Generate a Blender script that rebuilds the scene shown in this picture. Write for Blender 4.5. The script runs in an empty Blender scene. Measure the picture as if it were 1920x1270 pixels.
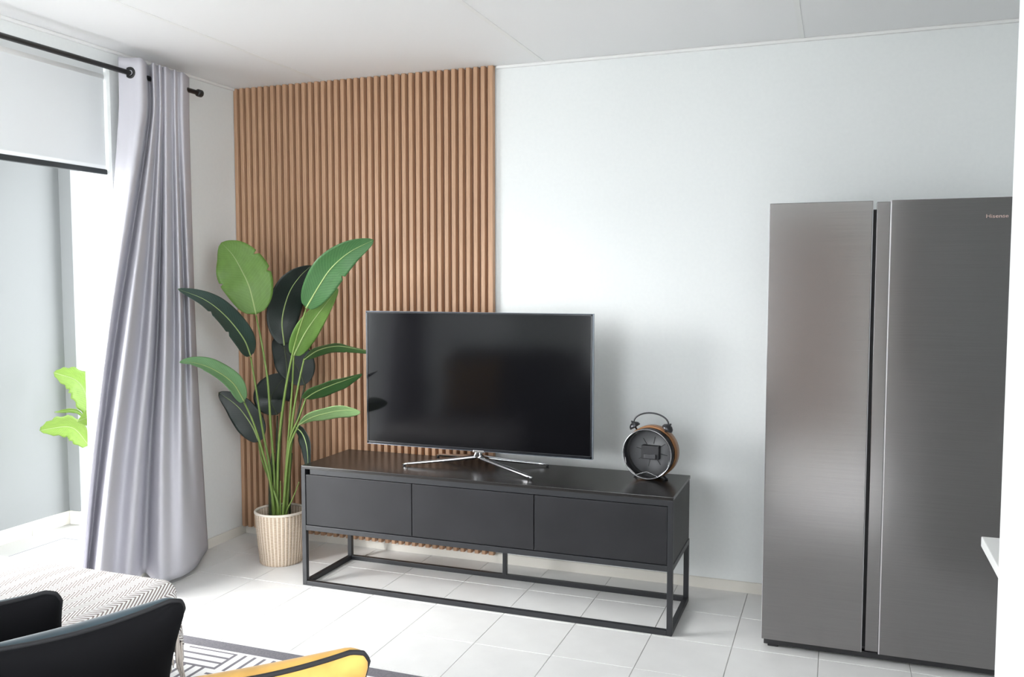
import bpy, bmesh, math, random
from mathutils import Vector, Matrix
random.seed(7)
S = bpy.context.scene
COL = S.collection
R = math.radians

# ------------------------------------------------------------------ camera
CAM = Vector((3.1654, -4.1195, 1.4470)); YAW = -20.405; PITCH = -3.817; FPX = 1647.2
cam = bpy.data.cameras.new('camera'); camo = bpy.data.objects.new('camera', cam); COL.objects.link(camo)
camo.location = CAM; camo.rotation_euler = (R(90 + PITCH), 0, R(-YAW))
cam.sensor_fit = 'HORIZONTAL'; cam.sensor_width = 36.0; cam.lens = 36.0 * FPX / 1920.0
cam.clip_start = 0.02; cam.clip_end = 200
S.camera = camo
# ------------------------------------------------------------------ sky, exposure
W = bpy.data.worlds.new('sky'); S.world = W; W.use_nodes = True
bg = W.node_tree.nodes['Background']; bg.inputs[0].default_value = (0.93, 0.97, 1.0, 1); bg.inputs[1].default_value = 0.40
S.view_settings.view_transform = 'Standard'; S.view_settings.look = 'None'
S.view_settings.gamma = 1.0; S.view_settings.use_curve_mapping = False
S.view_settings.exposure = 4.97
sun = bpy.data.lights.new('hazy_sun', 'SUN'); sun.energy = 0.35; sun.angle = R(50); sun.color = (1.0, .985, .96)
suno = bpy.data.objects.new('hazy_sun', sun); COL.objects.link(suno); suno.location = (-6, -6, 4)
suno.rotation_euler = Vector((.70, .66, -.50)).to_track_quat('-Z', 'Y').to_euler()
por = bpy.data.lights.new('door_portal', 'AREA'); por.shape = 'RECTANGLE'; por.size = 1.585; por.size_y = 2.4
por.cycles.is_portal = True
por2 = por.copy(); por2.size = 1.2; por2.size_y = 2.15
por2o = bpy.data.objects.new('fill_window_portal', por2); COL.objects.link(por2o)
por2o.location = (1.45, -5.52, 1.275); por2o.rotation_euler = (R(90), 0, 0)
por3 = por.copy(); por3.size = 2.3; por3.size_y = 2.18
por3o = bpy.data.objects.new('side_fill_portal', por3); COL.objects.link(por3o)
por3o.location = (4.57, -3.9, 1.29); por3o.rotation_euler = Matrix(((0, 0, 1), (1, 0, 0), (0, 1, 0))).to_euler()
poro = bpy.data.objects.new('door_portal', por); COL.objects.link(poro)
poro.location = (-0.21, -1.7075, 1.2)
poro.rotation_euler = Matrix(((0, 0, -1), (-1, 0, 0), (0, 1, 0))).to_euler()

# ------------------------------------------------------------------ helpers
def ray(u, v):
    y, p = R(YAW), R(PITCH)
    F = Vector((math.sin(y) * math.cos(p), math.cos(y) * math.cos(p), math.sin(p)))
    rt = Vector((math.cos(y), -math.sin(y), 0)); up = rt.cross(F)
    return F + rt * ((u - 960) / FPX) + up * ((635 - v) / FPX)
def at(u, v, ax, val):
    d = ray(u, v); return CAM + d * ((val - CAM[ax]) / d[ax])

def mat(name, col, rough=0.6, metal=0.0, spec=0.5, **kw):
    m = bpy.data.materials.new(name); m.use_nodes = True
    b = m.node_tree.nodes['Principled BSDF']
    b.inputs['Base Color'].default_value = (*col, 1); b.inputs['Roughness'].default_value = rough
    b.inputs['Metallic'].default_value = metal; b.inputs['Specular IOR Level'].default_value = spec
    for k, v in kw.items(): b.inputs[k.replace('_', ' ')].default_value = v
    return m
def nd(m, t, **kw):
    n = m.node_tree.nodes.new(t)
    for k, v in kw.items(): setattr(n, k, v)
    return n
def lk(m, a, b): m.node_tree.links.new(a, b)
def bsdf(m): return m.node_tree.nodes['Principled BSDF']
def math_n(m, op, a, b=None, c=None):
    n = nd(m, 'ShaderNodeMath', operation=op)
    for i, x in enumerate((a, b, c)):
        if x is None: continue
        if isinstance(x, (int, float)): n.inputs[i].default_value = x
        else: lk(m, x, n.inputs[i])
    return n.outputs[0]
def mix(m, fac, a, b):
    n = nd(m, 'ShaderNodeMix', data_type='RGBA')
    if isinstance(fac, (int, float)): n.inputs[0].default_value = fac
    else: lk(m, fac, n.inputs[0])
    for i, x in ((6, a), (7, b)):
        if isinstance(x, tuple): n.inputs[i].default_value = (*x, 1)
        else: lk(m, x, n.inputs[i])
    return n.outputs[2]
def noise_tint(m, c1, c2, scale=(1, 1, 1), sc=5, detail=3, bump=0.0, bdist=0.002, contrast=None, coord='Object'):
    tc = nd(m, 'ShaderNodeTexCoord'); mp = nd(m, 'ShaderNodeMapping'); mp.inputs['Scale'].default_value = scale
    lk(m, tc.outputs[coord], mp.inputs[0])
    n = nd(m, 'ShaderNodeTexNoise'); n.inputs['Scale'].default_value = sc; n.inputs['Detail'].default_value = detail
    lk(m, mp.outputs[0], n.inputs['Vector'])
    rp = nd(m, 'ShaderNodeValToRGB'); rp.color_ramp.elements[0].position = 0.35; rp.color_ramp.elements[1].position = 0.65
    rp.color_ramp.elements[0].color = (*c1, 1); rp.color_ramp.elements[1].color = (*c2, 1)
    lk(m, n.outputs[0], rp.inputs[0]); lk(m, rp.outputs[0], bsdf(m).inputs['Base Color'])
    if bump:
        bp = nd(m, 'ShaderNodeBump'); bp.inputs['Strength'].default_value = bump; bp.inputs['Distance'].default_value = bdist
        lk(m, n.outputs[0], bp.inputs['Height']); lk(m, bp.outputs[0], bsdf(m).inputs['Normal'])
    return m

class MB:
    def __init__(s): s.v = []; s.f = []; s.uv = {}; s.smooth = []
    def add(s, vs, fs, smooth=False):
        o = len(s.v); s.v += [tuple(x) for x in vs]
        for f in fs: s.f.append([i + o for i in f]); s.smooth.append(smooth)
        return s
    def box(s, a, b, bev=0.0, M=None):
        bm = bmesh.new(); bmesh.ops.create_cube(bm, size=1)
        c = [(a[i] + b[i]) / 2 for i in range(3)]; d = [abs(b[i] - a[i]) for i in range(3)]
        for v in bm.verts: v.co = Vector([c[i] + v.co[i] * d[i] for i in range(3)])
        if bev: bmesh.ops.bevel(bm, geom=bm.edges[:], offset=bev, segments=2, affect='EDGES', profile=0.6)
        if M:
            for v in bm.verts: v.co = M @ v.co
        bm.verts.index_update()
        s.add([v.co for v in bm.verts], [[v.index for v in f.verts] for f in bm.faces]); bm.free(); return s
    def tube(s, pts, r, seg=8, cap=True, closed=False):
        pts = [Vector(p) for p in pts]; n = len(pts)
        rs = r if isinstance(r, (list, tuple)) else [r] * n
        vs = []; prev = None
        for i in range(n):
            if closed: t = pts[(i + 1) % n] - pts[i - 1]
            else: t = pts[min(i + 1, n - 1)] - pts[max(i - 1, 0)]
            t.normalize()
            if prev is None:
                a = Vector((0, 0, 1)) if abs(t.z) < 0.9 else Vector((1, 0, 0)); nrm = t.cross(a).normalized()
            else: nrm = (prev - t * prev.dot(t)).normalized()
            prev = nrm; b = t.cross(nrm)
            for k in range(seg):
                q = 2 * math.pi * k / seg; vs.append(pts[i] + (nrm * math.cos(q) + b * math.sin(q)) * rs[i])
        fs = []
        for i in range(n if closed else n - 1):
            j = (i + 1) % n
            for k in range(seg): fs.append([i * seg + k, i * seg + (k + 1) % seg, j * seg + (k + 1) % seg, j * seg + k])
        if cap and not closed: fs += [list(range(seg))[::-1], [(n - 1) * seg + k for k in range(seg)]]
        return s.add(vs, fs, True)
    def lathe(s, prof, seg=32, M=None, close=False):
        vs = []; n = len(prof)
        for k in range(seg):
            q = 2 * math.pi * k / seg
            for (r, z) in prof:
                p = Vector((r * math.cos(q), r * math.sin(q), z)); vs.append(M @ p if M else p)
        fs = []
        for k in range(seg):
            k2 = (k + 1) % seg
            for i in range(n if close else n - 1):
                j = (i + 1) % n; fs.append([k * n + i, k2 * n + i, k2 * n + j, k * n + j])
        return s.add(vs, fs, True)
    def grid(s, P, nu, nv, uvf=None, smooth=True):
        vs = [P(i / (nu - 1), j / (nv - 1)) for j in range(nv) for i in range(nu)]
        fs = [[j * nu + i, j * nu + i + 1, (j + 1) * nu + i + 1, (j + 1) * nu + i] for j in range(nv - 1) for i in range(nu - 1)]
        o = len(s.v); s.add(vs, fs, smooth)
        if uvf:
            for j in range(nv):
                for i in range(nu): s.uv[o + j * nu + i] = uvf(i / (nu - 1), j / (nv - 1))
        return s
    def mesh(s, name):
        me = bpy.data.meshes.new(name); me.from_pydata(s.v, [], s.f)
        me.polygons.foreach_set('use_smooth', s.smooth)
        if s.uv:
            l = me.uv_layers.new(name='UVMap')
            for lp in me.loops: l.data[lp.index].uv = s.uv.get(lp.vertex_index, (0, 0))
        bm = bmesh.new(); bm.from_mesh(me); bmesh.ops.recalc_face_normals(bm, faces=bm.faces); bm.to_mesh(me); bm.free()
        me.update(); return me
    def build(s, name, m, parent=None):
        me = s.mesh(name); me.materials.append(m)
        o = bpy.data.objects.new(name, me); COL.objects.link(o)
        if parent: o.parent = parent
        return o
def sharp(o, ang=40):
    o.data.set_sharp_from_angle(angle=R(ang))
    return o
def solid(o, t, off=0.0):
    md = o.modifiers.new('thickness', 'SOLIDIFY'); md.thickness = t; md.offset = off; return o
def tag(o, label, cat, group=None):
    o['label'] = label; o['category'] = cat
    if group: o['group'] = group
    return o
def struct(o, label=None):
    o['kind'] = 'structure'
    if label: o['label'] = label
    return o
def empty(name, loc=(0, 0, 0)):
    o = bpy.data.objects.new(name, None); COL.objects.link(o); o.location = loc; o.empty_display_size = 0.05; return o
def box(name, a, b, m, parent=None, bev=0.0):
    if parent is not None and parent.type == 'EMPTY':
        L = parent.location; a = [a[i] - L[i] for i in range(3)]; b = [b[i] - L[i] for i in range(3)]
    return MB().box(a, b, bev).build(name, m, parent)
def smooth_curve(pts, n):
    """Catmull-Rom through pts, n samples"""
    P = [Vector(p) for p in pts]; P = [P[0] * 2 - P[1]] + P + [P[-1] * 2 - P[-2]]; k = len(P) - 3; out = []
    for i in range(n):
        t = i / (n - 1) * k; a = min(int(t), k - 1); t -= a
        p0, p1, p2, p3 = P[a:a + 4]
        out.append(0.5 * ((2 * p1) + (p2 - p0) * t + (2 * p0 - 5 * p1 + 4 * p2 - p3) * t * t + (3 * p1 - p0 - 3 * p2 + p3) * t ** 3))
    return out

# ------------------------------------------------------------------ materials
M_wall = noise_tint(mat('painted_plaster', (.8, .82, .82), .55, spec=.3), (.835, .858, .855), (.85, .872, .868), sc=60, bump=.02)
M_ceil = mat('ceiling_board', (.88, .88, .885), .6, spec=.3)
M_trimw = mat('white_trim', (.86, .86, .85), .45)
M_tile = noise_tint(mat('pale_floor_tile', (.7, .69, .68), .32), (.77, .765, .755), (.81, .805, .795), sc=7, detail=5)
M_grout = mat('grout', (.52, .51, .50), .8)
M_skirt = mat('cream_skirting', (.78, .75, .69), .4)
M_wood = mat('slat_wood', (.5, .3, .18), .45)
noise_tint(M_wood, (.46, .275, .165), (.56, .345, .215), scale=(60, 60, 1.5), sc=3, detail=4)
M_woodback = mat('panel_backing_wood', (.22, .115, .065), .6)
M_black = mat('black_powder_coat', (.016, .017, .020), .42)
M_stand = noise_tint(mat('black_stained_board', (.012, .012, .014), .45, spec=.35), (.0115, .0115, .0135), (.015, .015, .0175), sc=6)
M_top = mat('black_table_top', (.017, .0155, .015), .25)
M_chrome = mat('polished_chrome', (.8, .8, .82), .09, 1.0)
M_screen = mat('glossy_black_screen', (.004, .004, .005), .12, spec=.28)
M_bezel = mat('black_gloss_bezel', (.01, .011, .014), .2)
M_bezedge = mat('steel_blue_edge', (.25, .28, .33), .25, .8)
M_fridge = mat('brushed_graphite_steel', (.27, .262, .262), .19, .9)
noise_tint(M_fridge, (.235, .228, .228), (.25, .243, .242), scale=(1, 1, 90), sc=3, detail=2)
M_fredge = mat('door_edge_highlight', (.62, .6, .63), .3, .6)  # highlight on the lit door edges, put into the colour
M_fdark = mat('dark_plastic', (.02, .02, .023), .5)
M_logo = mat('rose_silver_lettering', (.62, .46, .42), .4, .3)
M_rod = mat('matt_black_metal', (.012, .012, .012), .45)
M_counter = mat('white_laminate', (.86, .86, .85), .35)
M_sofa = noise_tint(mat('charcoal_upholstery', (.03, .03, .032), .9), (.025, .025, .028), (.04, .04, .043), sc=120, bump=.2)

def fabric(name, col, transl, rough=.85, weave=900):
    m = mat(name, col, rough, spec=.15)
    b = bsdf(m); t = nd(m, 'ShaderNodeBsdfTranslucent'); t.inputs[0].default_value = (*col, 1)
    mx = nd(m, 'ShaderNodeMixShader'); mx.inputs[0].default_value = transl
    out = m.node_tree.nodes['Material Output']
    lk(m, b.outputs[0], mx.inputs[1]); lk(m, t.outputs[0], mx.inputs[2]); lk(m, mx.outputs[0], out.inputs[0])
    return m
M_curtain = fabric('grey_lined_curtain', (.64, .63, .68), .12)
M_blind = fabric('white_blind_cloth', (.76, .78, .79), .015)
M_hem = fabric('thin_white_blind_hem', (.85, .86, .87), .35)

# ------------------------------------------------------------------ the room
H = 2.5; XR = 4.45; YB = -5.4; DY0, DY1, DZ = -0.915, -2.50, 2.42
struct(box('wall_back', (-0.2, 0, -0.1), (XR + .1, .12, H + .1), M_wall))
wl = MB().box((-0.2, DY0, -0.1), (0, 0, H + .1)).box((-0.2, YB, -0.1), (0, DY1, H + .1)).box((-0.2, DY1, DZ), (0, DY0, H + .1))
struct(wl.build('wall_left', M_wall))
ry0, ry1, rz0, rz1 = -5.05, -2.75, .2, 2.38   # unseen opening added in the right wall for fill light
wr_ = MB().box((XR, YB, -0.1), (XR + .1, ry0, H + .1)).box((XR, ry1, -0.1), (XR + .1, 0, H + .1)).box((XR, ry0, -.1), (XR + .1, ry1, rz0)).box((XR, ry0, rz1), (XR + .1, ry1, H + .1))
struct(wr_.build('wall_right', M_wall))
wn = MB()
for a_, b_ in (((ry0, rz0), (ry1, rz0 + .05)), ((ry0, rz1 - .05), (ry1, rz1)), ((ry0, rz0), (ry0 + .05, rz1)), ((ry1 - .05, rz0), (ry1, rz1)), ((-3.925, rz0), (-3.875, rz1))):
    wn.box((XR + .03, a_[0], a_[1]), (XR + .08, b_[0], b_[1]), .004)
struct(wn.build('fill_window_2', M_trimw))
wx0, wx1, wz0, wz1 = .85, 2.05, .2, 2.35     # unseen opening added behind the camera for fill light
wf = MB().box((-0.2, YB - .1, -0.1), (wx0, YB, H + .1)).box((wx1, YB - .1, -0.1), (XR + .1, YB, H + .1)).box((wx0, YB - .1, -.1), (wx1, YB, wz0)).box((wx0, YB - .1, wz1), (wx1, YB, H + .1))
struct(wf.build('wall_front', M_wall))
wn = MB()
for a_, b_ in (((wx0, wz0), (wx1, wz0 + .05)), ((wx0, wz1 - .05), (wx1, wz1)), ((wx0, wz0), (wx0 + .05, wz1)), ((wx1 - .05, wz0), (wx1, wz1)), ((1.425, wz0), (1.475, wz1))):
    wn.box((a_[0], YB - .08, a_[1]), (b_[0], YB - .03, b_[1]), .004)
struct(wn.build('fill_window_1', M_trimw))
struct(box('wall_partition', (3.422, -2.60, 0), (XR, -2.51, H), M_wall))
dd_ = MB().box((2.45, YB, 0), (3.40, YB + .012, 2.08), .003)  # added unseen door, a dark area for the fridge to reflect
for a_, b_ in (((2.41, 0), (2.45, 2.12)), ((3.40, 0), (3.44, 2.12)), ((2.41, 2.08), (3.44, 2.12))): dd_.box((a_[0], YB, a_[1]), (b_[0], YB + .022, b_[1]), .003)
d2 = struct(dd_.build('added_door', noise_tint(mat('added_door_walnut', (.2, .14, .11), .5), (.19, .135, .11), (.25, .18, .145), scale=(12, 12, 1), sc=3)))
MB().tube([(2.53, YB + .012, 1.02), (2.53, YB + .05, 1.02), (2.63, YB + .05, 1.02)], .009, 10).build('added_door_handle', M_chrome, d2)
# floor: grout bed and single tiles
fl = struct(box('floor', (-0.2, YB, -0.1), (XR, 0, -0.003), M_grout))
T, GX, GY = 0.3229, 2.4781, -0.3244
tm = {}
def tile_mesh(w, d):
    k = (round(w, 3), round(d, 3))
    if k not in tm:
        me = MB().box((0, 0, -.008), (w, d, 0), .0012).mesh('tile'); me.materials.append(M_tile); tm[k] = me
    return tm[k]
x = GX - 8 * T
while x < XR:
    y = GY + T
    while y > YB:
        a, b = max(x, 0) + .0015, min(x + T, XR) - .0015; c, d = max(y - T, YB) + .0015, min(y, 0) - .0015
        if b - a > .01 and d - c > .01:
            o = bpy.data.objects.new('tile', tile_mesh(b - a, d - c)); COL.objects.link(o); o.location = (a, c, random.uniform(-.0004, 0)); o.parent = fl
        y -= T
    x += T
# ceiling boards and cover strips
ce = struct(box('ceiling', (-0.2, YB, H + .012), (XR, 0, H + .1), M_ceil))
seams = [-0.0, .57, 1.7977, 2.9878, 4.17, XR]
for a, b in zip(seams[:-1], seams[1:]):
    box('ceiling_board', (a + .0005, YB, H), (b - .0005, 0, H + .012), M_ceil, ce)
for s_ in seams[1:-1]:
    box('cover_strip', (s_ - .011, YB, H - .002), (s_ + .011, 0, H + .002), M_trimw, ce, .0008)
# cornice and skirting
struct(box('trim_1', (1.555, -.018, H - .014), (XR, 0, H), M_trimw, None, .004))
struct(box('trim_2', (0, YB, H - .014), (.018, -.04, H), M_trimw, None, .004))
struct(box('baseboard_back', (0, -.012, -.002), (XR, 0, .05), M_skirt, None, .003))
struct(MB().box((0, DY0, -.002), (.012, -.012, .05), .003).box((0, YB, -.002), (.012, DY1, .05), .003).build('baseboard_left', M_skirt))
# sliding door track in the opening
struct(MB().box((-.16, DY1, -.003), (-.06, DY0, .012), .002).box((-.125, DY1, .012), (-.115, DY0, .022)).box((-.105, DY1, .012), (-.095, DY0, .022)).build('door_1', mat('white_aluminium', (.8, .8, .8), .35, .3)))

# ------------------------------------------------------------------ outside: covered patio and garden
M_pwall = mat('patio_plaster', (.25, .258, .262), .8)
M_pfloor = mat('patio_paving', (.36, .355, .34), .6)
M_garden = noise_tint(mat('pale_gravel', (.6, .59, .56), .9), (.30, .295, .28), (.37, .365, .35), sc=6)
struct(box('floor_garden', (-14, -14, -.25), (14, 14, -.12), M_garden))
struct(box('floor_patio', (-1.45, -4.2, -.119), (-.2, .35, -.004), M_pfloor))
pw = MB().box((-1.24, -1.4, -.1), (-1.11, -.07, 2.62))
struct(box('wall_pier', (-1.11, -.2, -.1), (-1.02, -.07, 2.62), M_pwall))
struct(box('wall_patio_shade', (-.66, -.2, -.1), (-.2, -.07, 2.62), M_pwall))  # added unseen wall, closes the patio end to dim it
wpat = struct(pw.build('wall_patio', M_pwall))
struct(box('ceiling_patio_shade', (-1.5, -2.6, 2.62), (-.2, .1, 2.72), M_pwall))  # unseen roof, extended to keep sky light off the patio wall
for a, b in ((-1.375, -1.075), (-1.072, -.773), (-.77, -.472), (-.469, -.202)):
    box('skirting_tile', (-1.11, a, -.004), (-1.10, b, .075), M_skirt, wpat, .002)
box('skirting_tile', (-1.098, -.21, -.004), (-1.02, -.2, .075), M_skirt, wpat, .002)

def rug_material(name, x0, x1, y0, y1, border, blk, per, dark, light, bord):
    m = mat(name, light, .95, spec=.1)
    tc = nd(m, 'ShaderNodeTexCoord'); sp = nd(m, 'ShaderNodeSeparateXYZ'); lk(m, tc.outputs['Object'], sp.inputs[0])
    X, Y = sp.outputs[0], sp.outputs[1]
    ix = math_n(m, 'FLOOR', math_n(m, 'DIVIDE', X, blk)); iy = math_n(m, 'FLOOR', math_n(m, 'DIVIDE', Y, blk))
    par = math_n(m, 'MODULO', math_n(m, 'ABSOLUTE', math_n(m, 'ADD', ix, iy)), 2.0)
    sx = math_n(m, 'LESS_THAN', math_n(m, 'FLOORED_MODULO', X, per), per * .32)
    sy = math_n(m, 'LESS_THAN', math_n(m, 'FLOORED_MODULO', Y, per), per * .32)
    st = math_n(m, 'ADD', math_n(m, 'MULTIPLY', par, sx), math_n(m, 'MULTIPLY', math_n(m, 'SUBTRACT', 1.0, par), sy))
    hx, hy = (x1 - x0) / 2, (y1 - y0) / 2
    ex = math_n(m, 'SUBTRACT', hx, math_n(m, 'ABSOLUTE', X)); ey = math_n(m, 'SUBTRACT', hy, math_n(m, 'ABSOLUTE', Y))
    e = math_n(m, 'MINIMUM', ex, ey)
    c = mix(m, st, light, dark)
    nz = nd(m, 'ShaderNodeTexNoise'); nz.inputs['Scale'].default_value = 160; lk(m, tc.outputs['Object'], nz.inputs['Vector'])
    bc = mix(m, nz.outputs[0], tuple(q * .7 for q in bord), tuple(min(1, q * 1.5) for q in bord))
    c = mix(m, math_n(m, 'LESS_THAN', e, border + .014), c, light)
    c = mix(m, math_n(m, 'LESS_THAN', e, border), c, bc)
    lk(m, c, bsdf(m).inputs['Base Color'])
    bp = nd(m, 'ShaderNodeBump'); bp.inputs['Strength'].default_value = .4; bp.inputs['Distance'].default_value = .002
    lk(m, nz.outputs[0], bp.inputs['Height']); lk(m, bp.outputs[0], bsdf(m).inputs['Normal'])
    return m
def rug(name, x0, x1, y0, y1, z, m, th=.009):
    o = MB().box((x0 - (x0 + x1) / 2, y0 - (y0 + y1) / 2, 0), (x1 - (x0 + x1) / 2, y1 - (y0 + y1) / 2, th), .003).build(name, m)
    o.location = ((x0 + x1) / 2, (y0 + y1) / 2, z); return o
r1 = (0.25, 2.65, -3.05, -1.325)
tag(rug('rug', *r1, 0.0005, rug_material('woven_rug', *r1, .065, .215, .043, (.20, .19, .21), (.80, .79, .78), (.16, .155, .17))),
    'flat woven white rug with black stripe blocks and charcoal border in front of sofa', 'rug')
r2 = (-.88, -.28, -1.40, -.455)
tag(rug('door_mat', *r2, -.0035, rug_material('patio_mat', *r2, .012, .30, .05, (.38, .38, .38), (.72, .72, .70), (.2, .2, .22)), .006),
    'pale striped mat with thin dark border on the patio floor', 'mat')

# ------------------------------------------------------------------ slatted wood panel
PW, PD, PB = 1.5453, .035, .045
pan = tag(empty('slat_panel', (PW / 2, -.01, PB)), 'tall oak brown slatted wood feature panel covering the wall corner', 'wall panel')
box('backing_board', (0.002, -.012, PB + .006), (PW - .002, -.0005, H - .004), M_woodback, pan)
NS = 39; pitch = (PW - .028) / (NS - 1)
def slat_mesh(w):
    h = H - .001 - PB; a = w / 2; b = a + .0025
    vs = [(-b, 0, 0), (b, 0, 0), (a, -.021, 0), (a - .002, -.023, 0), (-a + .002, -.023, 0), (-a, -.021, 0)]
    vs = vs + [(x_, y_, h) for x_, y_, _ in vs]
    fs = [[0, 1, 2, 3, 4, 5][::-1], [6, 7, 8, 9, 10, 11]] + [[i, (i + 1) % 6, 6 + (i + 1) % 6, 6 + i] for i in range(6)]
    me = MB().add(vs, fs).mesh('slat'); me.materials.append(M_wood); return me
sm = slat_mesh(.0215); sme = slat_mesh(.027)
for i in range(NS):
    o = bpy.data.objects.new('slat', sme if i == NS - 1 else sm); COL.objects.link(o); o.parent = pan
    o.location = (.0135 + i * pitch + (.0 if i < NS - 1 else .0005) - pan.location.x, -.012 - pan.location.y, 0)

# ------------------------------------------------------------------ roller blind
bl = tag(empty('roller_blind', (-.03, -1.62, 2.33)), 'white roller blind half lowered with dark bottom bar over patio door', 'blind')
by0, by1 = -2.495, -.922
box('blind_cloth', (-.031, by0, 1.975), (-.029, by1, 2.419), M_blind, bl)
box('hem', (-.031, by0, 1.957), (-.0288, by1, 1.975), M_hem, bl)
box('bottom_bar', (-.04, by0, 1.932), (-.02, by1, 1.957), mat('dark_slate_bar', (.03, .036, .04), .4), bl, .004)
rl = MB().tube([(0, by0 + 1.62, .05), (0, by1 + 1.62, .05)], .022, 16).build('roller', M_trimw, bl); rl.location.x = -.018

# ------------------------------------------------------------------ curtain rod and curtains
RX, RZ = .12, 2.386
rod = tag(empty('curtain_rod', (RX, -1.6, RZ)), 'long matt black curtain rod with round end caps near ceiling', 'curtain rod')
MB().tube([(0, -1.42, 0), (0, 1.13, 0)], .0115, 16).build('pole', M_rod, rod)
for s_, yy in ((1, 1.13), (-1, -1.42)):
    MB().tube([(0, yy, 0), (0, yy + s_ * .004, 0), (0, yy + s_ * .008, 0), (0, yy + s_ * .03, 0), (0, yy + s_ * .034, 0)], [.012, .0165, .0185, .0185, .015], 18).build('end_cap', M_rod, rod)
for yy in (1.02, -1.36):
    MB().tube([(-RX + .001, yy, 0), (-RX + .006, yy, 0)], .022, 16).tube([(-RX + .004, yy, 0), (0, yy, 0)], .006, 10).build('bracket', M_rod, rod)

# fold key points: (front offset, y at top, y at middle, y at floor, depth at top/mid/floor)
KU = [  # u pixel at top(v=200), mid(v=600), low mid(v=850), floor ; x depth at top, mid, floor
    (222, 190, 160, 136, .085, .06, .04),
    (243, 198, 168, 145, .123, .13, .12),
    (266, 205, 176, 153, .170, .14, .10),
    (279, 217, 186, 159, .100, .035, .03),
    (287, 238, 206, 178, .160, .190, .20),
    (294, 262, 233, 210, .136, .070, .08),
    (300, 281, 260, 240, .160, .145, .14),
    (304, 295, 281, 270, .136, .045, .022),
    (311, 309, 301, 296, .160, .180, .205),
    (321, 325, 322, 322, .136, .105, .220),
    (328, 338, 340, 345, .160, .170, .230),
    (333, 346, 352, 368, .136, .080, .195),
    (343, 356, 365, 379, .155, .135, .125),
    (354, 366, 378, 391, .110, .06, .05)]
ZT = 2.452
def curtain_rows():
    rows = []
    for z, idx, xi, v in ((ZT, 0, 4, 130), (2.2, 0, 4, 200), (1.2, 1, 5, 600), (.62, 2, (5, 6), 850), (.022, 3, 6, 1070)):
        row = []
        for k in KU:
            xd = k[xi] if isinstance(xi, int) else (k[5] + k[6]) / 2
            row.append(Vector((xd, at(k[idx], v, 0, xd).y, z)))
        rows.append(smooth_curve(row, 113))
    return rows
CR = curtain_rows()
def curtain_pt(s, t):
    i = int(round(s * 112)); col = [r_[i] for r_ in CR]
    z = ZT + (0.022 - ZT) * t
    zs = [c.z for c in col]
    for a in range(len(zs) - 1):
        if z >= zs[a + 1] - 1e-6: break
    def tang(j):
        j0, j1 = max(j - 1, 0), min(j + 1, len(zs) - 1); return (col[j1] - col[j0]) / (zs[j1] - zs[j0])
    h = zs[a + 1] - zs[a]; q = (z - zs[a]) / h
    h00, h10, h01, h11 = 2 * q**3 - 3 * q * q + 1, q**3 - 2 * q * q + q, -2 * q**3 + 3 * q * q, q**3 - q * q
    p = col[a] * h00 + tang(a) * h * h10 + col[a + 1] * h01 + tang(a + 1) * h * h11
    p.z = z
    return p
def make_curtain(label, mirror=None):
    base = Vector((.12, -.75, 0)) if mirror is None else Vector((.12, mirror * 2 + .75, 0))
    root = tag(empty('curtain', base), label, 'curtain', 'grey curtains at the patio door')
    def f(s, t):
        p = curtain_pt(s, t)
        if mirror is not None: p.y = 2 * mirror - p.y
        return p - base
    c = MB().grid(f, 113, 70).build('cloth', M_curtain, root); solid(c, .0022)
    for k in range(0, 13, 2):
        s = (k + (.5 if k else 1.0)) / 13; p = f(s, .028); q = f(s + .012, .028); tn = (q - p).normalized()
        nrm = Vector((tn.y, -tn.x, 0)); n = nrm if nrm.x > 0 else -nrm
        p.z = RZ
        Mx = Matrix.Translation(p) @ n.to_track_quat('Z', 'Y').to_matrix().to_4x4()
        if k < 2: MB().lathe([(.013, -.005), (.025, -.004), (.0265, 0), (.025, .005), (.013, .006), (.0118, 0)], 24, Mx, True).build('eyelet', M_rod, root)
    return root
make_curtain('grey floor length eyelet curtain hanging beside the slatted wood panel')
make_curtain('grey floor length eyelet curtain at the sofa end of the patio door', -1.73)

# ------------------------------------------------------------------ TV stand
sx0, sx1, sy0, sy1, sh = .807, 2.560, -.6325, -.202, .574
st = tag(empty('tv_stand', ((sx0 + sx1) / 2, (sy0 + sy1) / 2, 0)), 'long low black TV stand with three drawers on open metal frame', 'tv stand')
t_ = .022
for X in (sx0, sx1 - t_):
    for Y in (sy0, sy1 - t_): box('leg', (X, Y, 0), (X + t_, Y + t_, .287 if Y == sy1 - t_ else sh - .0145), M_black, st, .0015)
box('leg', (1.667, sy1 - t_, .02), (1.687, sy1 - .002, .27), M_black, st, .0015)
for Y in (sy0, sy1 - t_):
    box('bottom_rail', (sx0 + t_, Y, 0), (sx1 - t_, Y + t_, t_), M_black, st, .0015)
for X in (sx0, sx1 - t_):
    box('bottom_rail', (X, sy0 + t_, 0), (X + t_, sy1 - t_, t_), M_black, st, .0015)
for Y in (sy0, sy1 - t_): box('upper_rail', (sx0 + t_, Y, .266), (sx1 - t_, Y + t_, .29), M_black, st, .0015)
for X in (sx0, sx1 - t_): box('upper_rail', (X, sy0 + t_, .266), (X + t_, sy1 - t_, .29), M_black, st, .0015)
cb = MB()
o_ = st.location
def lb(mb, a, b, bev=0): mb.box([a[i] - o_[i] for i in range(3)], [b[i] - o_[i] for i in range(3)], bev)
lb(cb, (sx0 + .004, sy0 + .04, .29), (sx1 - .004, sy1, .30)); lb(cb, (sx0 + .004, sy1 - .012, .30), (sx1 - .004, sy1, .559))
lb(cb, (sx0 + .003, sy0 + t_, .29), (sx0 + .019, sy1 - .001, .559)); lb(cb, (sx1 - .019, sy0 + t_, .29), (sx1 - .003, sy1 - .001, .559))
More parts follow.
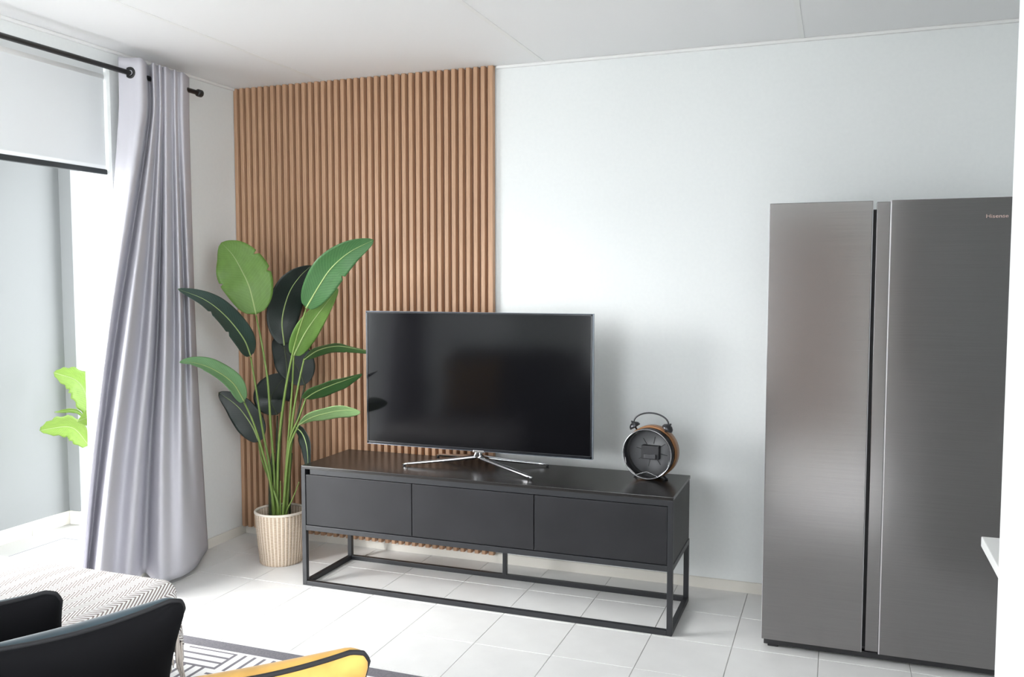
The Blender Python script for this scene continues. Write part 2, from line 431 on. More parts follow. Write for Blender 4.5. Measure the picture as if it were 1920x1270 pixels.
for X in (1.3865, 1.967): lb(cb, (X - .008, sy0 + .03, .30), (X + .008, sy1 - .01, .559))
lb(cb, (sx0 + .019, sy0 + .045, .525), (sx1 - .019, sy0 + .055, .559))
cb.build('carcass', M_stand, st)
box('table_top', (sx0, sy0, .559), (sx1, sy1, sh), M_top, st, .002)
box('front_rail', (sx0 + .046, sy0 + .004, .535), (sx1 - t_, sy0 + .022, .559), M_black, st, .001)
for a, b in ((sx0 + t_ + .002, 1.3845), (1.3885, 1.965), (1.969, sx1 - t_ - .002)):
    box('drawer', (a, sy0 + .003, .293), (b, sy0 + .021, .532), M_stand, st, .0015)

# ------------------------------------------------------------------ television
ty = -.385; tx0, tx1, tz0, tz1 = 1.022, 2.157, .650, 1.298
tv = tag(empty('television', (1.60, -.36, sh)), 'large flat screen television with thin bezel on chrome four arm base', 'television')
box('rear_housing', (tx0 + .04, ty + .018, tz0 + .03), (tx1 - .04, ty + .05, tz1 - .05), M_fdark, tv, .008)
box('screen', (tx0 + .009, ty - .0005, tz0 + .014), (tx1 - .009, ty + .004, tz1 - .009), M_screen, tv)
L_ = tv.location
fr = MB()
def fb(a, b, bev=.0015): fr.box([a[i] - L_[i] for i in range(3)], [b[i] - L_[i] for i in range(3)], bev)
fb((tx0 + .002, ty - .003, tz0 + .002), (tx0 + .010, ty + .02, tz1 - .002)); fb((tx1 - .010, ty - .003, tz0 + .002), (tx1 - .002, ty + .02, tz1 - .002))
fb((tx0 + .002, ty - .003, tz1 - .010), (tx1 - .002, ty + .02, tz1 - .002)); fb((tx0 + .002, ty - .003, tz0 + .002), (tx1 - .002, ty + .02, tz0 + .015))
fb((tx0 + .008, ty + .0045, tz0 + .01), (tx1 - .008, ty + .018, tz1 - .006))
fr.build('bezel', M_bezel, tv)
fe = MB(); fr = fe
fb((tx0, ty - .002, tz0), (tx0 + .003, ty + .021, tz1)); fb((tx1 - .003, ty - .002, tz0), (tx1, ty + .021, tz1))
fb((tx0, ty - .002, tz1 - .003), (tx1, ty + .021, tz1)); fb((tx0, ty - .002, tz0), (tx1, ty + .021, tz0 + .003))
fe.build('edge_strip', M_bezedge, tv)
box('badge', (1.585, ty - .006, tz0 - .004), (1.640, ty + .002, tz0 + .006), M_chrome, tv, .001)
MB().tube([(0, -.01, .045), (0, .01, .10), (0, .015, .16)], [.02, .018, .018], 14).build('neck', M_chrome, tv)
def foot_arm(tip):
    tip = Vector(tip); d = tip.normalized(); side = Vector((-d.y, d.x, 0))
    mb = MB(); n = 14; secs = []
    for i in range(n):
        q = i / (n - 1); p = tip * q; z = .050 - .040 * (q ** .8) if q < 1 else .009
        w = .020 * (1 - q) + .0095 * q; h = .011 * (1 - q) + .006 * q
        if i == n - 1: w *= .6; h *= .6
        secs.append([p + side * (w * math.cos(a)) + Vector((0, 0, z + h * math.sin(a))) for a in [2 * math.pi * k / 12 for k in range(12)]])
    vs = [v for s_ in secs for v in s_]
    fs = [[i * 12 + k, i * 12 + (k + 1) % 12, (i + 1) * 12 + (k + 1) % 12, (i + 1) * 12 + k] for i in range(n - 1) for k in range(12)]
    fs += [list(range(12)), [(n - 1) * 12 + k for k in range(12)]]
    mb.add(vs, fs, True); return mb
for tip in ((1.259, -.472), (1.925, -.533), (1.91, -.245), (1.32, -.222)):
    a = foot_arm((tip[0] - 1.60, tip[1] + .36, 0)).build('stand_arm', M_chrome, tv)
    q = Vector((tip[0] - 1.60, tip[1] + .36, 0)) * .975
    MB().tube([(q.x, q.y, .0), (q.x, q.y, .009)], .006, 12).build('rubber_pad', M_fdark, a)

# ------------------------------------------------------------------ alarm clock (seen from behind)
ck = tag(empty('alarm_clock', (2.403, -.315, sh)), 'twin bell alarm clock turned backwards on the TV stand', 'clock')
axis = Vector((.10, .995, .0)).normalized()
C0 = Vector((0, 0, .115))
Mc = Matrix.Translation(C0) @ axis.to_track_quat('Z', 'Y').to_matrix().to_4x4()
M_gun = mat('gunmetal', (.06, .06, .065), .28, .7); M_dial = mat('dial_back_grey', (.22, .22, .23), .5)
M_copper = mat('warm_copper_wood', (.30, .14, .055), .4)
rc = .109
MB().lathe([(rc, -.055), (rc, .035), (rc - .003, .035), (rc - .003, -.055)], 48, Mc, True).build('drum', M_gun, ck)
MB().lathe([(rc - .004, -.060), (rc + .001, -.062), (rc + .003, -.058), (rc + .001, -.053), (rc - .004, -.054)], 48, Mc, True).build('rear_ring', mat('dark_chrome', (.25, .25, .26), .2, 1.0), ck)
MB().lathe([(rc + .001, -.008), (rc + .007, -.006), (rc + .007, .046), (rc + .001, .048)], 48, Mc, True).build('front_band', M_copper, ck)
dial = MB().lathe([(0, .018), (rc - .004, .018), (rc - .004, .030), (0, .030)], 48, Mc).build('dial_back', M_dial, ck)
box_ = MB().box((-.040, -.030, -.014), (.040, .030, .018), .003, Mc).build('movement_box', M_fdark, ck)
MB().box((-.028, -.026, -.024), (.024, -.006, -.012), .002, Mc).build('battery_cover', mat('grey_plastic', (.05, .05, .055), .4), box_)
for k in range(8):
    q = 2 * math.pi * k / 8 + .2
    a = Mc @ Vector((.04 * math.cos(q), .036 * math.sin(q), .0165)); b = Mc @ Vector((.072 * math.cos(q), .068 * math.sin(q), .0165))
    MB().tube([a, b], .0012, 6).build('rib', M_fdark, dial)
sideX = Vector((axis.y, -axis.x, 0))
for s_ in (-1, 1):
    d = (Vector((0, 0, 1)) * .83 + sideX * s_ * .56).normalized()
    Mb = Matrix.Translation(C0 + d * (rc + .006)) @ d.to_track_quat('Z', 'Y').to_matrix().to_4x4()
    b_ = MB().lathe([(.0, .0), (.004, .0), (.004, .012), (.024, .013), (.026, .016), (.023, .026), (.014, .034), (.004, .037), (0, .037)], 24, Mb).build('bell', M_gun, ck)
    MB().lathe([(0, .036), (.004, .037), (.005, .042), (0, .047)], 12, Mb).build('bell_stud', M_gun, b_)
    foot0 = C0 + (Vector((0, 0, -1)) * .88 + sideX * s_ * .48) * rc
    MB().tube([foot0, Vector((0, 0, .004)) + sideX * s_ * .072 + axis * -.0], [.006, .0045], 10).tube([Vector((0, 0, .0005)) + sideX * s_ * .072, Vector((0, 0, .006)) + sideX * s_ * .072], .007, 10).build('leg', M_fdark, ck)
hp = [C0 + sideX * (.079 * math.sin(q)) + Vector((0, 0, .128 + .046 * math.cos(q) * (1 if math.cos(q) > 0 else .3))) for q in [R(-92 + 184 * i / 24) for i in range(25)]]
MB().tube(hp, .0036, 10).build('handle', M_gun, ck)
wr = [(-.098, -.02), (-.094, -.055), (-.05, -.094), (0, -.076), (.05, -.094), (.094, -.055), (.098, -.02)]
wire = [C0 + sideX * a + Vector((0, 0, b)) - axis * .057 for a, b in wr]
MB().tube(wire, .0014, 6).build('wire_brace', M_chrome, ck)

# ------------------------------------------------------------------ fridge
fx0, fxa, fxb, fx1 = 2.911, 3.274, 3.335, 3.822; fyf, fyd, fzb, fzt = -.634, -.575, .045, 1.7356
fg = tag(empty('fridge', ((fx0 + fx1) / 2, -.32, 0)), 'tall graphite steel side by side fridge with recessed central handle', 'fridge')
box('cabinet', (fx0 + .004, fyd + .004, .03), (fx1 - .004, -.045, 1.700), mat('dark_grey_cabinet', (.10, .10, .105), .45, .3), fg, .004)
dl = box('door', (fx0, fyf, fzb), (fxa, fyd, fzt), M_fridge, fg, .0025)
dr = box('door', (fxb, fyf, fzb), (fx1, fyd, fzt), M_fridge, fg, .0025)
MB().box((fx0 - .0012, fyf + .001, fzb), (fx0 + .0035, fyf + .006, fzt), .001).build('edge_strip', M_fredge, dl).location = -fg.location  # pale strips paint the highlight along the fridge door edges
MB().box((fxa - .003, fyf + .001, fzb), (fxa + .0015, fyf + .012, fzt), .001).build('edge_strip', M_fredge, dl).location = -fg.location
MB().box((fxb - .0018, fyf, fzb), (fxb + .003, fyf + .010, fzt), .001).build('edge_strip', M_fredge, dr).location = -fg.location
box('handle_strip', (fxa + .0135, fyf + .012, fzb + .003), (fxb - .001, fyd, fzt - .004), M_fridge, fg, .002)
box('door_gasket', (fxa + .001, fyf + .035, fzb + .01), (fxa + .0135, fyd, fzt - .03), M_fdark, fg)
box('hinge_cover', (fx0 + .01, fyd + .01, 1.700), (fx0 + .09, fyd + .07, 1.716), M_fdark, fg, .003)
box('plinth', (fx0 + .006, fyd - .02, .012), (fx1 - .006, -.06, .034), M_fdark, fg)
for X in (fx0 + .02, fx1 - .06):
    for Y in (fyd - .012, -.14): box('leveling_foot', (X, Y, 0), (X + .04, Y + .04, .02), M_fdark, fg, .003)
cu = bpy.data.curves.new('brand_lettering', 'FONT'); cu.body = 'Hisense'; cu.size = .0185; cu.extrude = .0004
to = bpy.data.objects.new('brand_lettering', cu); COL.objects.link(to)
bpy.context.view_layer.update()
me = bpy.data.meshes.new_from_object(to.evaluated_get(bpy.context.evaluated_depsgraph_get()))
bpy.data.objects.remove(to); me.materials.clear(); me.materials.append(M_logo)
w_ = max(v.co.x for v in me.vertices) - min(v.co.x for v in me.vertices)
to = bpy.data.objects.new('brand_lettering', me); COL.objects.link(to); to.parent = dr
to.location = Vector((3.6405, fyf - .0006, 1.664)) - fg.location; to.rotation_euler = (R(90), 0, 0); to.scale = (.069 / w_, 1, 1)

# ------------------------------------------------------------------ counter behind the partition
kc = tag(empty('kitchen_counter', (3.9, -2.27, 0)), 'white kitchen counter end jutting out behind the white partition wall', 'counter')
box('worktop', (3.462, -2.508, .878), (XR - .002, -2.04, .9), M_counter, kc, .002)
box('base_cabinet', (3.56, -2.50, 0), (XR - .004, -2.09, .878), M_counter, kc, .002)

# ------------------------------------------------------------------ potted plant
PX, PY = .497, -.362
M_basket = mat('woven_basket', (.72, .62, .5), .75)
def basket_nodes(m):
    tc = nd(m, 'ShaderNodeTexCoord'); sp = nd(m, 'ShaderNodeSeparateXYZ'); lk(m, tc.outputs['UV'], sp.inputs[0])
    U_, V_ = math_n(m, 'MULTIPLY', sp.outputs[0], 40), math_n(m, 'MULTIPLY', sp.outputs[1], 46)
    a = math_n(m, 'ABSOLUTE', math_n(m, 'SINE', math_n(m, 'MULTIPLY', U_, math.pi)))
    st_ = math_n(m, 'GREATER_THAN', a, .52)
    alt = math_n(m, 'MODULO', math_n(m, 'FLOOR', U_), 2.0)
    b = math_n(m, 'ABSOLUTE', math_n(m, 'SINE', math_n(m, 'MULTIPLY', math_n(m, 'ADD', V_, math_n(m, 'MULTIPLY', alt, .5)), math.pi)))
    g = math_n(m, 'MULTIPLY', st_, b)
    lk(m, mix(m, g, (.84, .72, .60), (.46, .33, .21)), bsdf(m).inputs['Base Color'])
    bp = nd(m, 'ShaderNodeBump'); bp.inputs['Strength'].default_value = .5; bp.inputs['Distance'].default_value = .003
    lk(m, math_n(m, 'ADD', b, a), bp.inputs['Height']); lk(m, bp.outputs[0], bsdf(m).inputs['Normal'])
basket_nodes(M_basket)
pt = tag(empty('potted_plant', (PX, PY, 0)), 'tall broad leaved green plant in woven basket pot by the slatted panel', 'plant')
prof = [(.103, 0), (.106, .004), (.112, .06), (.119, .13), (.125, .20), (.1285, .262)]
pc = smooth_curve([(r_, 0, z_) for r_, z_ in prof], 24)
def bas(s, t):
    i = int(round(t * 23)); r_ = pc[i].x + -.0008 * math.cos(2 * math.pi * 40 * s); return Vector((r_ * math.cos(2 * math.pi * s), r_ * math.sin(2 * math.pi * s), pc[i].z))
pb_ = MB().grid(bas, 177, 24, lambda s, t: (s, t)).build('basket', M_basket, pt); solid(pb_, .007, -1)
MB().lathe([(.1275, .258), (.1315, .260), (.1325, .265), (.1295, .270), (.122, .270), (.119, .264), (.1215, .258)], 64, None, True).build('basket_rim', mat('pale_basket_rim', (.80, .73, .64), .7), pb_)
MB().lathe([(0, .0), (.1, .0), (.1, .006), (0, .006)], 40).build('basket_base', M_basket, pb_)
MB().lathe([(0, .175), (.06, .178), (.116, .17), (.114, .15), (0, .15)], 32).build('soil', noise_tint(mat('dark_moss', (.03, .03, .02), .95), (.02, .02, .015), (.06, .05, .035), sc=60, bump=.8), pt)

def leaf_mat(name, c, transl, vein):
    m = fabric(name, c, transl, .38); b = bsdf(m); b.inputs['Specular IOR Level'].default_value = .45
    tc = nd(m, 'ShaderNodeTexCoord'); sp = nd(m, 'ShaderNodeSeparateXYZ'); lk(m, tc.outputs['UV'], sp.inputs[0])
    a = math_n(m, 'ABSOLUTE', math_n(m, 'SUBTRACT', sp.outputs[0], .5))
    w = math_n(m, 'FRACT', math_n(m, 'MULTIPLY', math_n(m, 'SUBTRACT', sp.outputs[1], math_n(m, 'MULTIPLY', a, .35)), 26))
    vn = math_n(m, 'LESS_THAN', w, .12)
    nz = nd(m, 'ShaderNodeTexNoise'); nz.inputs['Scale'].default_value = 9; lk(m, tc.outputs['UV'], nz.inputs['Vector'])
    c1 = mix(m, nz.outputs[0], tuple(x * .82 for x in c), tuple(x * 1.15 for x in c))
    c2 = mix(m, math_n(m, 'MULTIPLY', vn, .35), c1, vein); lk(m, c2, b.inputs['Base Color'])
    t = [n for n in m.node_tree.nodes if n.type == 'BSDF_TRANSLUCENT'][0]; lk(m, c2, t.inputs[0])
    bp = nd(m, 'ShaderNodeBump'); bp.inputs['Strength'].default_value = .35; bp.inputs['Distance'].default_value = .002
    lk(m, w, bp.inputs['Height']); lk(m, bp.outputs[0], b.inputs['Normal'])
    return m
LM = {'green': leaf_mat('green_leaf', (.055, .16, .05), .20, (.16, .32, .12)),
      'yellow': leaf_mat('backlit_green_leaf', (.16, .30, .06), .30, (.24, .40, .12)),  # light shining through the blade is put into this colour
      'mint': leaf_mat('mint_leaf', (.22, .42, .20), .25, (.32, .52, .28)),
      'pale': leaf_mat('pale_lime_leaf', (.36, .58, .25), .3, (.45, .66, .34)),
      'dark': leaf_mat('shaded_leaf', (.010, .018, .015), .04, (.02, .034, .028)),  # shade on the darkest leaves is put into this colour
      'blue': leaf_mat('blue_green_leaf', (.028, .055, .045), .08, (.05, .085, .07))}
M_rib = mat('pale_midrib', (.32, .42, .16), .5); M_stem = mat('leaf_stalk', (.15, .23, .05), .45); M_stemd = mat('dark_stalk', (.035, .05, .022), .5)
def wprof(t, pk=.42):
    t = min(max(t, 0), 1)
    return max(0.0, math.sin(math.pi * t ** (math.log(.5) / math.log(pk)))) ** .62
def make_leaf(parent, rib, hw, phi, kind, fold=.25, pk=.42, tears=0, ribcol=None, wave=.03, rot=None):
    """rib: list of (u, v, y); hw half width in m; phi: turn of the blade about its rib"""
    L0 = parent.location
    pts = [at(u, v, 1, y) for u, v, y in rib]; N = 40
    c = smooth_curve(pts, N); M_ = 15; base = len(c)
    frames = []
    for i in range(N):
        t = (c[min(i + 1, N - 1)] - c[max(i - 1, 0)]).normalized()
        view = (c[i] - CAM).normalized(); sd = t.cross(view).normalized(); nr = sd.cross(t).normalized()
        if nr.dot(view) > 0: nr = -nr
        f = phi[0] + (phi[1] - phi[0]) * i / (N - 1) if isinstance(phi, tuple) else phi
        a = R(f); sd2 = sd * math.cos(a) + nr * math.sin(a); nr2 = nr * math.cos(a) - sd * math.sin(a)
        frames.append((c[i], sd2, nr2))
    rnd = random.Random(int(rib[0][0] * 7 + rib[0][1])); ph = rnd.uniform(0, 6)
    cuts = [(rnd.uniform(.35, .9), rnd.choice((-1, 1)), rnd.uniform(.10, .22)) for _ in range(tears)]
    def P(s, t):
        i = int(round(t * (N - 1))); p, sd, nr = frames[i]; x_ = s * 2 - 1
        w = hw * wprof(t, pk) + .0006
        for tc_, sg, dp in cuts:
            if sg * x_ > .5 and abs(t - tc_) < .014: w *= 1 - dp
        ax = abs(x_)
        z_ = fold * w * (ax ** 1.3) * .6 + wave * w * math.sin(t * 17 + ph + (2 if x_ > 0 else 0)) * ax ** 2
        return p + sd * (x_ * w) - nr * z_ * -1 - L0
    o = MB().grid(P, M_, N, lambda s, t: (s, t)).build('leaf', LM[kind], parent); solid(o, .0008)
    rr = [max(.0006, .0042 * (1 - i / (N - 1)) ** .7) for i in range(N)]
    MB().tube([f[0] - L0 for f in frames], rr, 8).build('midrib', ribcol or M_rib, o)
    return o
def make_stem(parent, pts, r0=.0065, r1=.0042, m=None):
    P = smooth_curve([at(u, v, 1, y) for u, v, y in pts], 22); L0 = parent.location
    n = len(P); return MB().tube([p - L0 for p in P], [r1 + (r0 - r1) * i / (n - 1) for i in range(n)], 8).build('stem', m or M_stem, parent)
b0 = -.375
LV = [  # rib, half width, turn, kind, options
    ([(480, 590, -.40), (468, 540, -.42), (452, 505, -.43), (436, 478, -.44), (415, 455, -.45)], .128, 4, 'yellow', dict(fold=.18, pk=.40, tears=3)),
    ([(470, 668, -.44), (457, 636, -.52), (425, 595, -.62), (385, 563, -.72), (333, 542, -.80)], .060, (18, 40), 'blue', dict(fold=.35, tears=2)),
    ([(458, 753, -.48), (436, 718, -.56), (400, 693, -.66), (365, 681, -.74), (336, 680, -.80)], .055, (30, 60), 'mint', dict(fold=.4, tears=3, pk=.36)),
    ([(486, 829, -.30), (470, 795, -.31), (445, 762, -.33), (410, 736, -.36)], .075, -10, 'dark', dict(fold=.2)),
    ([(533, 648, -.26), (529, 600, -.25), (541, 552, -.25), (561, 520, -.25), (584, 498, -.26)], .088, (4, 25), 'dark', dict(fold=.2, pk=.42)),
    ([(574, 578, -.42), (598, 537, -.46), (622, 502, -.48), (657, 472, -.46), (701, 450, -.42)], .078, (-8, 8), 'green', dict(fold=.3, pk=.40, tears=1)),
    ([(551, 667, -.37), (572, 625, -.37), (598, 587, -.37), (634, 541, -.36)], .060, 12, 'yellow', dict(fold=.2, pk=.36)),
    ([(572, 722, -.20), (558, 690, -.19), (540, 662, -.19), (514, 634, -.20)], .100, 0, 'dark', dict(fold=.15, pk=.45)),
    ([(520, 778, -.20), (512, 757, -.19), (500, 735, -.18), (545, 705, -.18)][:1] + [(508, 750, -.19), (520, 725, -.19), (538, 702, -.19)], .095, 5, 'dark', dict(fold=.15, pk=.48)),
    ([(570, 674, -.36), (596, 657, -.34), (630, 649, -.32), (662, 653, -.31), (704, 662, -.31)], .060, (62, 74), 'green', dict(fold=.3, tears=1)),
    ([(572, 748, -.40), (592, 735, -.42), (622, 722, -.44), (650, 712, -.46), (679, 701, -.46)], .060, (52, 62), 'green', dict(fold=.3, pk=.38)),
    ([(560, 797, -.42), (584, 783, -.45), (620, 773, -.48), (650, 769, -.50), (675, 771, -.52)], .062, (58, 62), 'pale', dict(fold=.2, pk=.55)),
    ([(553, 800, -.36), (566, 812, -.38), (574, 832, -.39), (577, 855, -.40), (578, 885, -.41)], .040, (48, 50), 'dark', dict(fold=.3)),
]
for rib, hw, phi, kind, kw in LV: make_leaf(pt, rib, hw, phi, kind, ribcol=M_stemd if kind == 'dark' and hw > .09 else None, **kw)
ST = [
    [(480, 592, -.40), (491, 645, -.40), (502, 715, -.39), (507, 790, -.38), (513, 870, -.37), (519, 985, b0)],
    [(470, 670, -.44), (481, 735, -.43), (492, 805, -.41), (506, 880, -.39), (514, 985, b0)],
    [(458, 755, -.48), (476, 795, -.46), (493, 850, -.43), (507, 905, -.41), (517, 985, b0)],
    [(485, 829, -.31), (491, 862, -.34), (506, 902, -.38), (521, 945, -.40), (522, 988, -.38)],
    [(533, 650, -.26), (538, 700, -.28), (531, 765, -.31), (524, 850, -.34), (521, 985, b0)],
    [(574, 580, -.42), (557, 632, -.41), (543, 690, -.40), (531, 760, -.39), (522, 850, -.38), (520, 985, b0)],
    [(551, 668, -.37), (547, 740, -.37), (541, 820, -.37), (535, 900, -.37), (530, 985, b0)],
    [(572, 722, -.20), (556, 790, -.24), (542, 870, -.31), (533, 985, b0)],
    [(520, 780, -.20), (519, 850, -.26), (520, 985, b0)],
    [(570, 674, -.36), (560, 720, -.37), (549, 785, -.38), (544, 860, -.38), (536, 985, b0)],
    [(573, 749, -.40), (560, 785, -.40), (545, 820, -.40), (539, 870, -.39), (531, 988, -.38)],
    [(560, 797, -.42), (546, 828, -.41), (540, 860, -.41), (536, 900, -.40), (529, 988, -.39)],
    [(553, 800, -.36), (546, 830, -.36), (541, 900, -.37), (534, 985, b0)],
    [(526, 902, -.41), (526, 940, -.40), (526, 988, -.39)],
    [(561, 904, -.42), (549, 935, -.42), (538, 958, -.41), (532, 988, -.39)]]
for i, s_ in enumerate(ST): make_stem(pt, s_, .0075 if i < 12 else .005, .0042 if i < 12 else .002, M_stemd if i in (4, 7, 8, 12) else None)
for u, y_ in ((508, -.35), (517, -.34), (543, -.33)):
    make_stem(pt, [(u + 4, 850, y_), (u, 905, y_), (u + 1, 990, y_)], .014 if u < 540 else .007, .009 if u < 540 else .005, M_stemd)

# patio plant
M_lime = leaf_mat('lime_leaf', (.30, .45, .10), .4, (.45, .6, .2)); LM['lime'] = M_lime
pp = tag(empty('patio_plant', (-.60, -.33, 0)), 'bright lime green leafy potted plant outside in the patio corner', 'plant')
pp.location.z = -.004
MB().lathe([(0, 0), (.085, 0), (.09, .005), (.11, .24), (.114, .26), (.10, .26), (.095, .22), (0, .22)], 32).build('pot', mat('white_pot', (.7, .69, .67), .5), pp)
def world_leaf(parent, rib, hw, phi, kind, **kw):
    L0 = parent.location; N = 24; c = smooth_curve(rib, N); fr_ = []
    for i in range(N):
        t = (c[min(i + 1, N - 1)] - c[max(i - 1, 0)]).normalized(); sd = t.cross(Vector((.5, -.85, .1))).normalized(); fr_.append((c[i], sd, sd.cross(t)))
    def P(s, t):
        p, sd, nr = fr_[int(round(t * (N - 1)))]; x_ = s * 2 - 1; w = hw * wprof(t, .4) * (1 + .10 * math.sin(t * 40)) + .0006
        return p + sd * math.cos(R(phi)) * x_ * w + nr * (math.sin(R(phi)) * x_ * w + abs(x_) * w * .25) - L0
    o = MB().grid(P, 11, N, lambda s, t: (s, t)).build('leaf', LM[kind], parent); solid(o, .0008)
    MB().tube([f[0] - L0 for f in fr_], .0025, 6).build('midrib', M_rib, o)
cx, cy = -.60, -.33
for tip, mid, hw, phi in (((-1.02, -.36, .92), (-.86, -.33, .86), .075, 10), ((-1.04, -.45, .60), (-.86, -.40, .62), .075, 25), ((-.98, -.40, .70), (-.84, -.36, .70), .03, 60),
                          ((-.50, -.50, .95), (-.56, -.42, .85), .07, 20), ((-.42, -.34, .80), (-.52, -.33, .78), .05, 0), ((-.74, -.34, 1.02), (-.70, -.34, .9), .05, 10), ((-.60, -.60, .7), (-.62, -.46, .7), .07, 40)):
    e0 = Vector((cx, cy, .2)); mv = Vector(mid); tv_ = Vector(tip)
    world_leaf(pp, [e0.lerp(mv, .62) + Vector((0, 0, .06)), mv, tv_], hw, phi, 'lime')
    MB().tube([p - pp.location for p in smooth_curve([e0, e0.lerp(mv, .4) + Vector((0, 0, .05)), e0.lerp(mv, .62) + Vector((0, 0, .06))], 10)], .005, 8).build('stem', M_stem, pp)

# ------------------------------------------------------------------ sofa with chaise
so = tag(empty('sofa', (1.35, -2.6, 0)), 'charcoal corner sofa with chaise under the herringbone throw', 'sofa')
def sb(name, a, b, bev=.03): return box(name, a, b, M_sofa, so, bev)
sb('base', (.28, -3.34, .07), (2.70, -2.52, .238), .02)
sb('chaise_base', (.28, -2.52, .07), (1.04, -1.80, .24), .02)
sb('chaise_cushion', (.28, -3.04, .24), (1.05, -1.79, .405), .04)
sb('seat_cushion', (1.055, -3.04, .24), (1.90, -2.50, .345), .04); sb('seat_cushion', (1.905, -3.04, .24), (2.55, -2.50, .345), .04)
sb('backrest', (.28, -3.34, .24), (2.70, -3.04, .72), .05)
sb('back_cushion', (.30, -3.04, .40), (.90, -2.95, .93), .05); sb('back_cushion', (.905, -3.04, .40), (1.40, -2.95, .93), .05)
sb('armrest', (2.555, -3.04, .24), (2.70, -2.51, .58), .04)
for X in (.34, 2.6):
    for Y in (-3.26, -2.6): box('leg', (X, Y, 0.0095), (X + .04, Y + .04, .07), M_black, so)
for X in (.34, 1.0): box('leg', (X, -1.92, .0095), (X + .04, -1.88, .07), M_black, so)

# throw
M_throw = mat('herringbone_wool', (.7, .68, .66), .95, spec=.1)
def throw_nodes(m):
    tc = nd(m, 'ShaderNodeTexCoord'); sp = nd(m, 'ShaderNodeSeparateXYZ'); lk(m, tc.outputs['UV'], sp.inputs[0])
    zz = math_n(m, 'PINGPONG', sp.outputs[0], .036)
    s_ = math_n(m, 'ADD', sp.outputs[1], math_n(m, 'MULTIPLY', zz, 1.9))
    st_ = math_n(m, 'LESS_THAN', math_n(m, 'FLOORED_MODULO', s_, .0190), .0078)
    lk(m, mix(m, st_, (.86, .84, .82), (.24, .19, .175)), bsdf(m).inputs['Base Color'])
    bp = nd(m, 'ShaderNodeBump'); bp.inputs['Strength'].default_value = .4; bp.inputs['Distance'].default_value = .002
    lk(m, st_, bp.inputs['Height']); lk(m, bp.outputs[0], bsdf(m).inputs['Normal'])
throw_nodes(M_throw)
th = tag(empty('throw_blanket', (.62, -2.1, .412)), 'white and brown herringbone throw with tassels draped over the chaise', 'blanket')
ex, ey, zt, rd = 1.035, -1.81, .430, .05
def throw_pt(s, t):
    a = .27 + s * .955; b = -2.50 + t * .98      # arc lengths across and towards the TV
    da, db = max(0, a - ex), max(0, b - ey); dd = min(math.hypot(da, db), .38)
    x_, y_ = min(a, ex), min(b, ey)
    q = rd * math.pi / 2
    hd = max(math.hypot(da, db), 1e-6)
    if dd > 0:
        if dd < q: off, dz = rd * math.sin(dd / rd), rd * (1 - math.cos(dd / rd))
        else: off, dz = rd + (dd - q) * .06, rd + (dd - q)
        x_ += off * da / hd; y_ += off * db / hd
    else: dz = 0
    w = .004 * math.sin(a * 9 + b * 5) + .003 * math.sin(b * 17 - a * 6)
    if dd > q:
        w2 = .012 * math.sin((b if da > db else a) * 34) * min(1, (dd - q) / .15); x_ += w2 * (da / dd); y_ += w2 * (db / dd); w = 0
    return Vector((x_, y_, zt - dz + (w if dd == 0 else 0) * 1.0)) - th.location
tc_ = MB().grid(throw_pt, 110, 90, lambda s, t: (s * .955, t * .98)).build('cloth', M_throw, th); solid(tc_, .006)
M_fringe = mat('fringe_yarn', (.68, .60, .54), .95)
fm = MB(); rf = random.Random(3)
for i in range(26):
    t = (i + .5) / 26; p = throw_pt(1.0, t)
    if p.z + th.location.z < .14: continue
    e = p + Vector((rf.uniform(.0, .02), rf.uniform(-.01, .01), -.115))
    f_ = MB()
    for k in range(5):
        j = Vector((rf.uniform(-.006, .006), rf.uniform(-.006, .006), rf.uniform(-.01, .01)))
        f_.tube([p, p.lerp(e, .3) + j * .3, p.lerp(e, .7) + j, e + j * 1.5], [.003, .0035, .003, .0015], 6)
    f_.build('tassel', M_fringe, th)

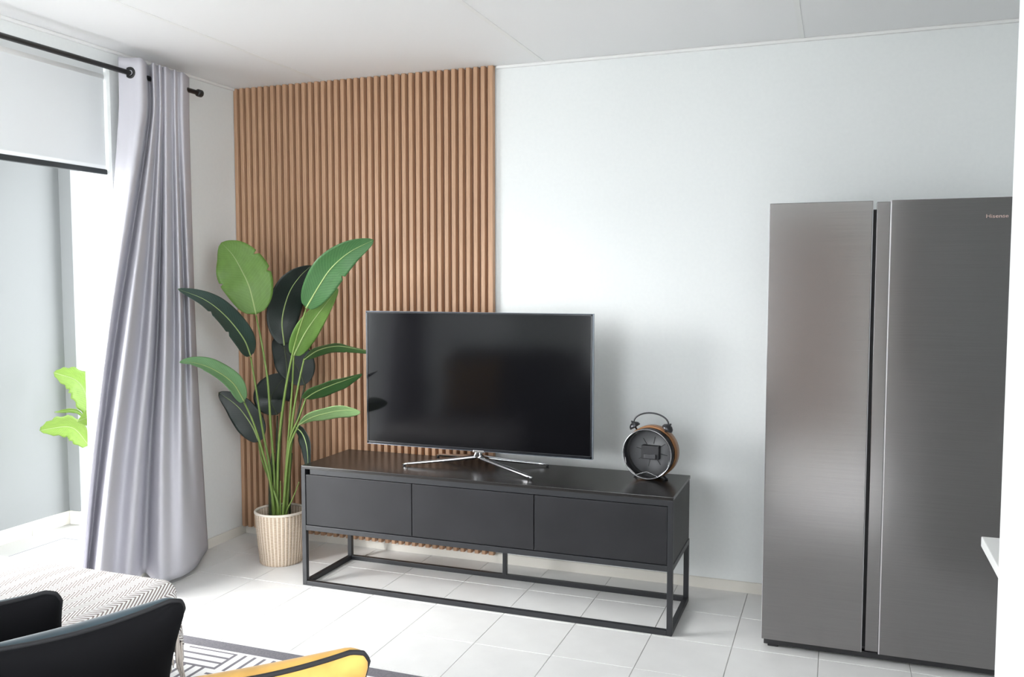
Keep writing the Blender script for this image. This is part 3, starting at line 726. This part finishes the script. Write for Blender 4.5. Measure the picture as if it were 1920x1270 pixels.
# cushions
def velvet(name, col, sheen):
    m = mat(name, col, .8, spec=.2); b = bsdf(m); b.inputs['Sheen Weight'].default_value = sheen; b.inputs['Sheen Roughness'].default_value = .35
    noise_tint(m, tuple(x * .85 for x in col), tuple(x * 1.15 for x in col), sc=14, bump=.15); return m
M_teal = velvet('dark_teal_velvet', (.035, .055, .068), .5); M_cback = mat('black_cushion_back', (.006, .006, .007), .9, spec=.1); M_mustard = velvet('mustard_velvet', (.50, .29, .075), .25)
M_orange = M_mustard; M_pipe = mat('black_piping', (.008, .008, .010), .8)
def cushion(label, corner_px, z, yawd, lean, roll, m, size=.46, thick=.075, group='cushions on the sofa', corner=(1, 1), pos=None):
    """corner_px: where the ear at the upper right appears; z: its height"""
    a = size / 2
    Rm = Matrix.Rotation(R(yawd), 4, 'Z') @ Matrix.Rotation(R(lean), 4, 'X') @ Matrix.Rotation(R(roll), 4, 'Y')
    def outline(u, v):
        cc = .145
        return a * u * (1 - cc * (1 - v * v)), a * v * (1 - cc * (1 - u * u))
    def sq(u, v):   # round the ears
        k = .075; du, dv = max(0, abs(u) - .80), max(0, abs(v) - .80); d = math.hypot(du, dv)
        f = 1 - k * min(1, (du * dv) / (.20 * .20)); return u * f, v * f
    def P(sgn):
        def f(s, t):
            u, v = s * 2 - 1, t * 2 - 1
            # ease sampling towards the edges
            u, v = math.sin(u * math.pi / 2), math.sin(v * math.pi / 2)
            h = thick * ((1 - u * u) * (1 - v * v)) ** .42 + .002
            x_, z_ = outline(*sq(u, v)); return Vector((x_, sgn * h, z_))
        return f
    edge = []
    n = 24
    for (p, q) in (((-1, -1), (1, -1)), ((1, -1), (1, 1)), ((1, 1), (-1, 1)), ((-1, 1), (-1, -1))):
        for i in range(n):
            w = math.sin((i / n * 2 - 1) * math.pi / 2) / 2 + .5
            x_, z_ = outline(*sq(p[0] + (q[0] - p[0]) * w, p[1] + (q[1] - p[1]) * w)); edge.append(Vector((x_, 0, z_)))
    x_, z_ = outline(*sq(1, 1)); loc = pos if pos else at(*corner_px, 2, z) - Rm @ Vector((x_, 0, z_))
    root = tag(empty('cushion', loc), label, 'cushion', group); root.rotation_euler = Rm.to_euler()
    MB().grid(P(1), 33, 33).build('front_cover', m, root)
    MB().grid(P(-1), 33, 33).build('back_cover', M_cback if m is M_teal else m, root)
    MB().tube(edge, .0055, 8, closed=True).build('piping', M_pipe, root)
    return root
cushion('dark teal velvet cushion with black piping nearest the camera at sofa left', (338, 1128), .745, 61, 26, -3, M_teal, .44, .09)
cushion('dark teal velvet cushion at the left picture edge behind the other dark cushion', (104, 1114), .715, 40, 22, -3, M_teal, .39, .065)
cushion('mustard yellow velvet cushion with black piping at the bottom edge', (681, 1226), .745, 40, 26, -4, M_mustard, .44, .085)
cushion('mustard yellow cushion mirrored in the television at the far sofa end', None, 0, -14, 14, 0, M_orange, .46, .08, pos=Vector((.60, -2.68, .655)))
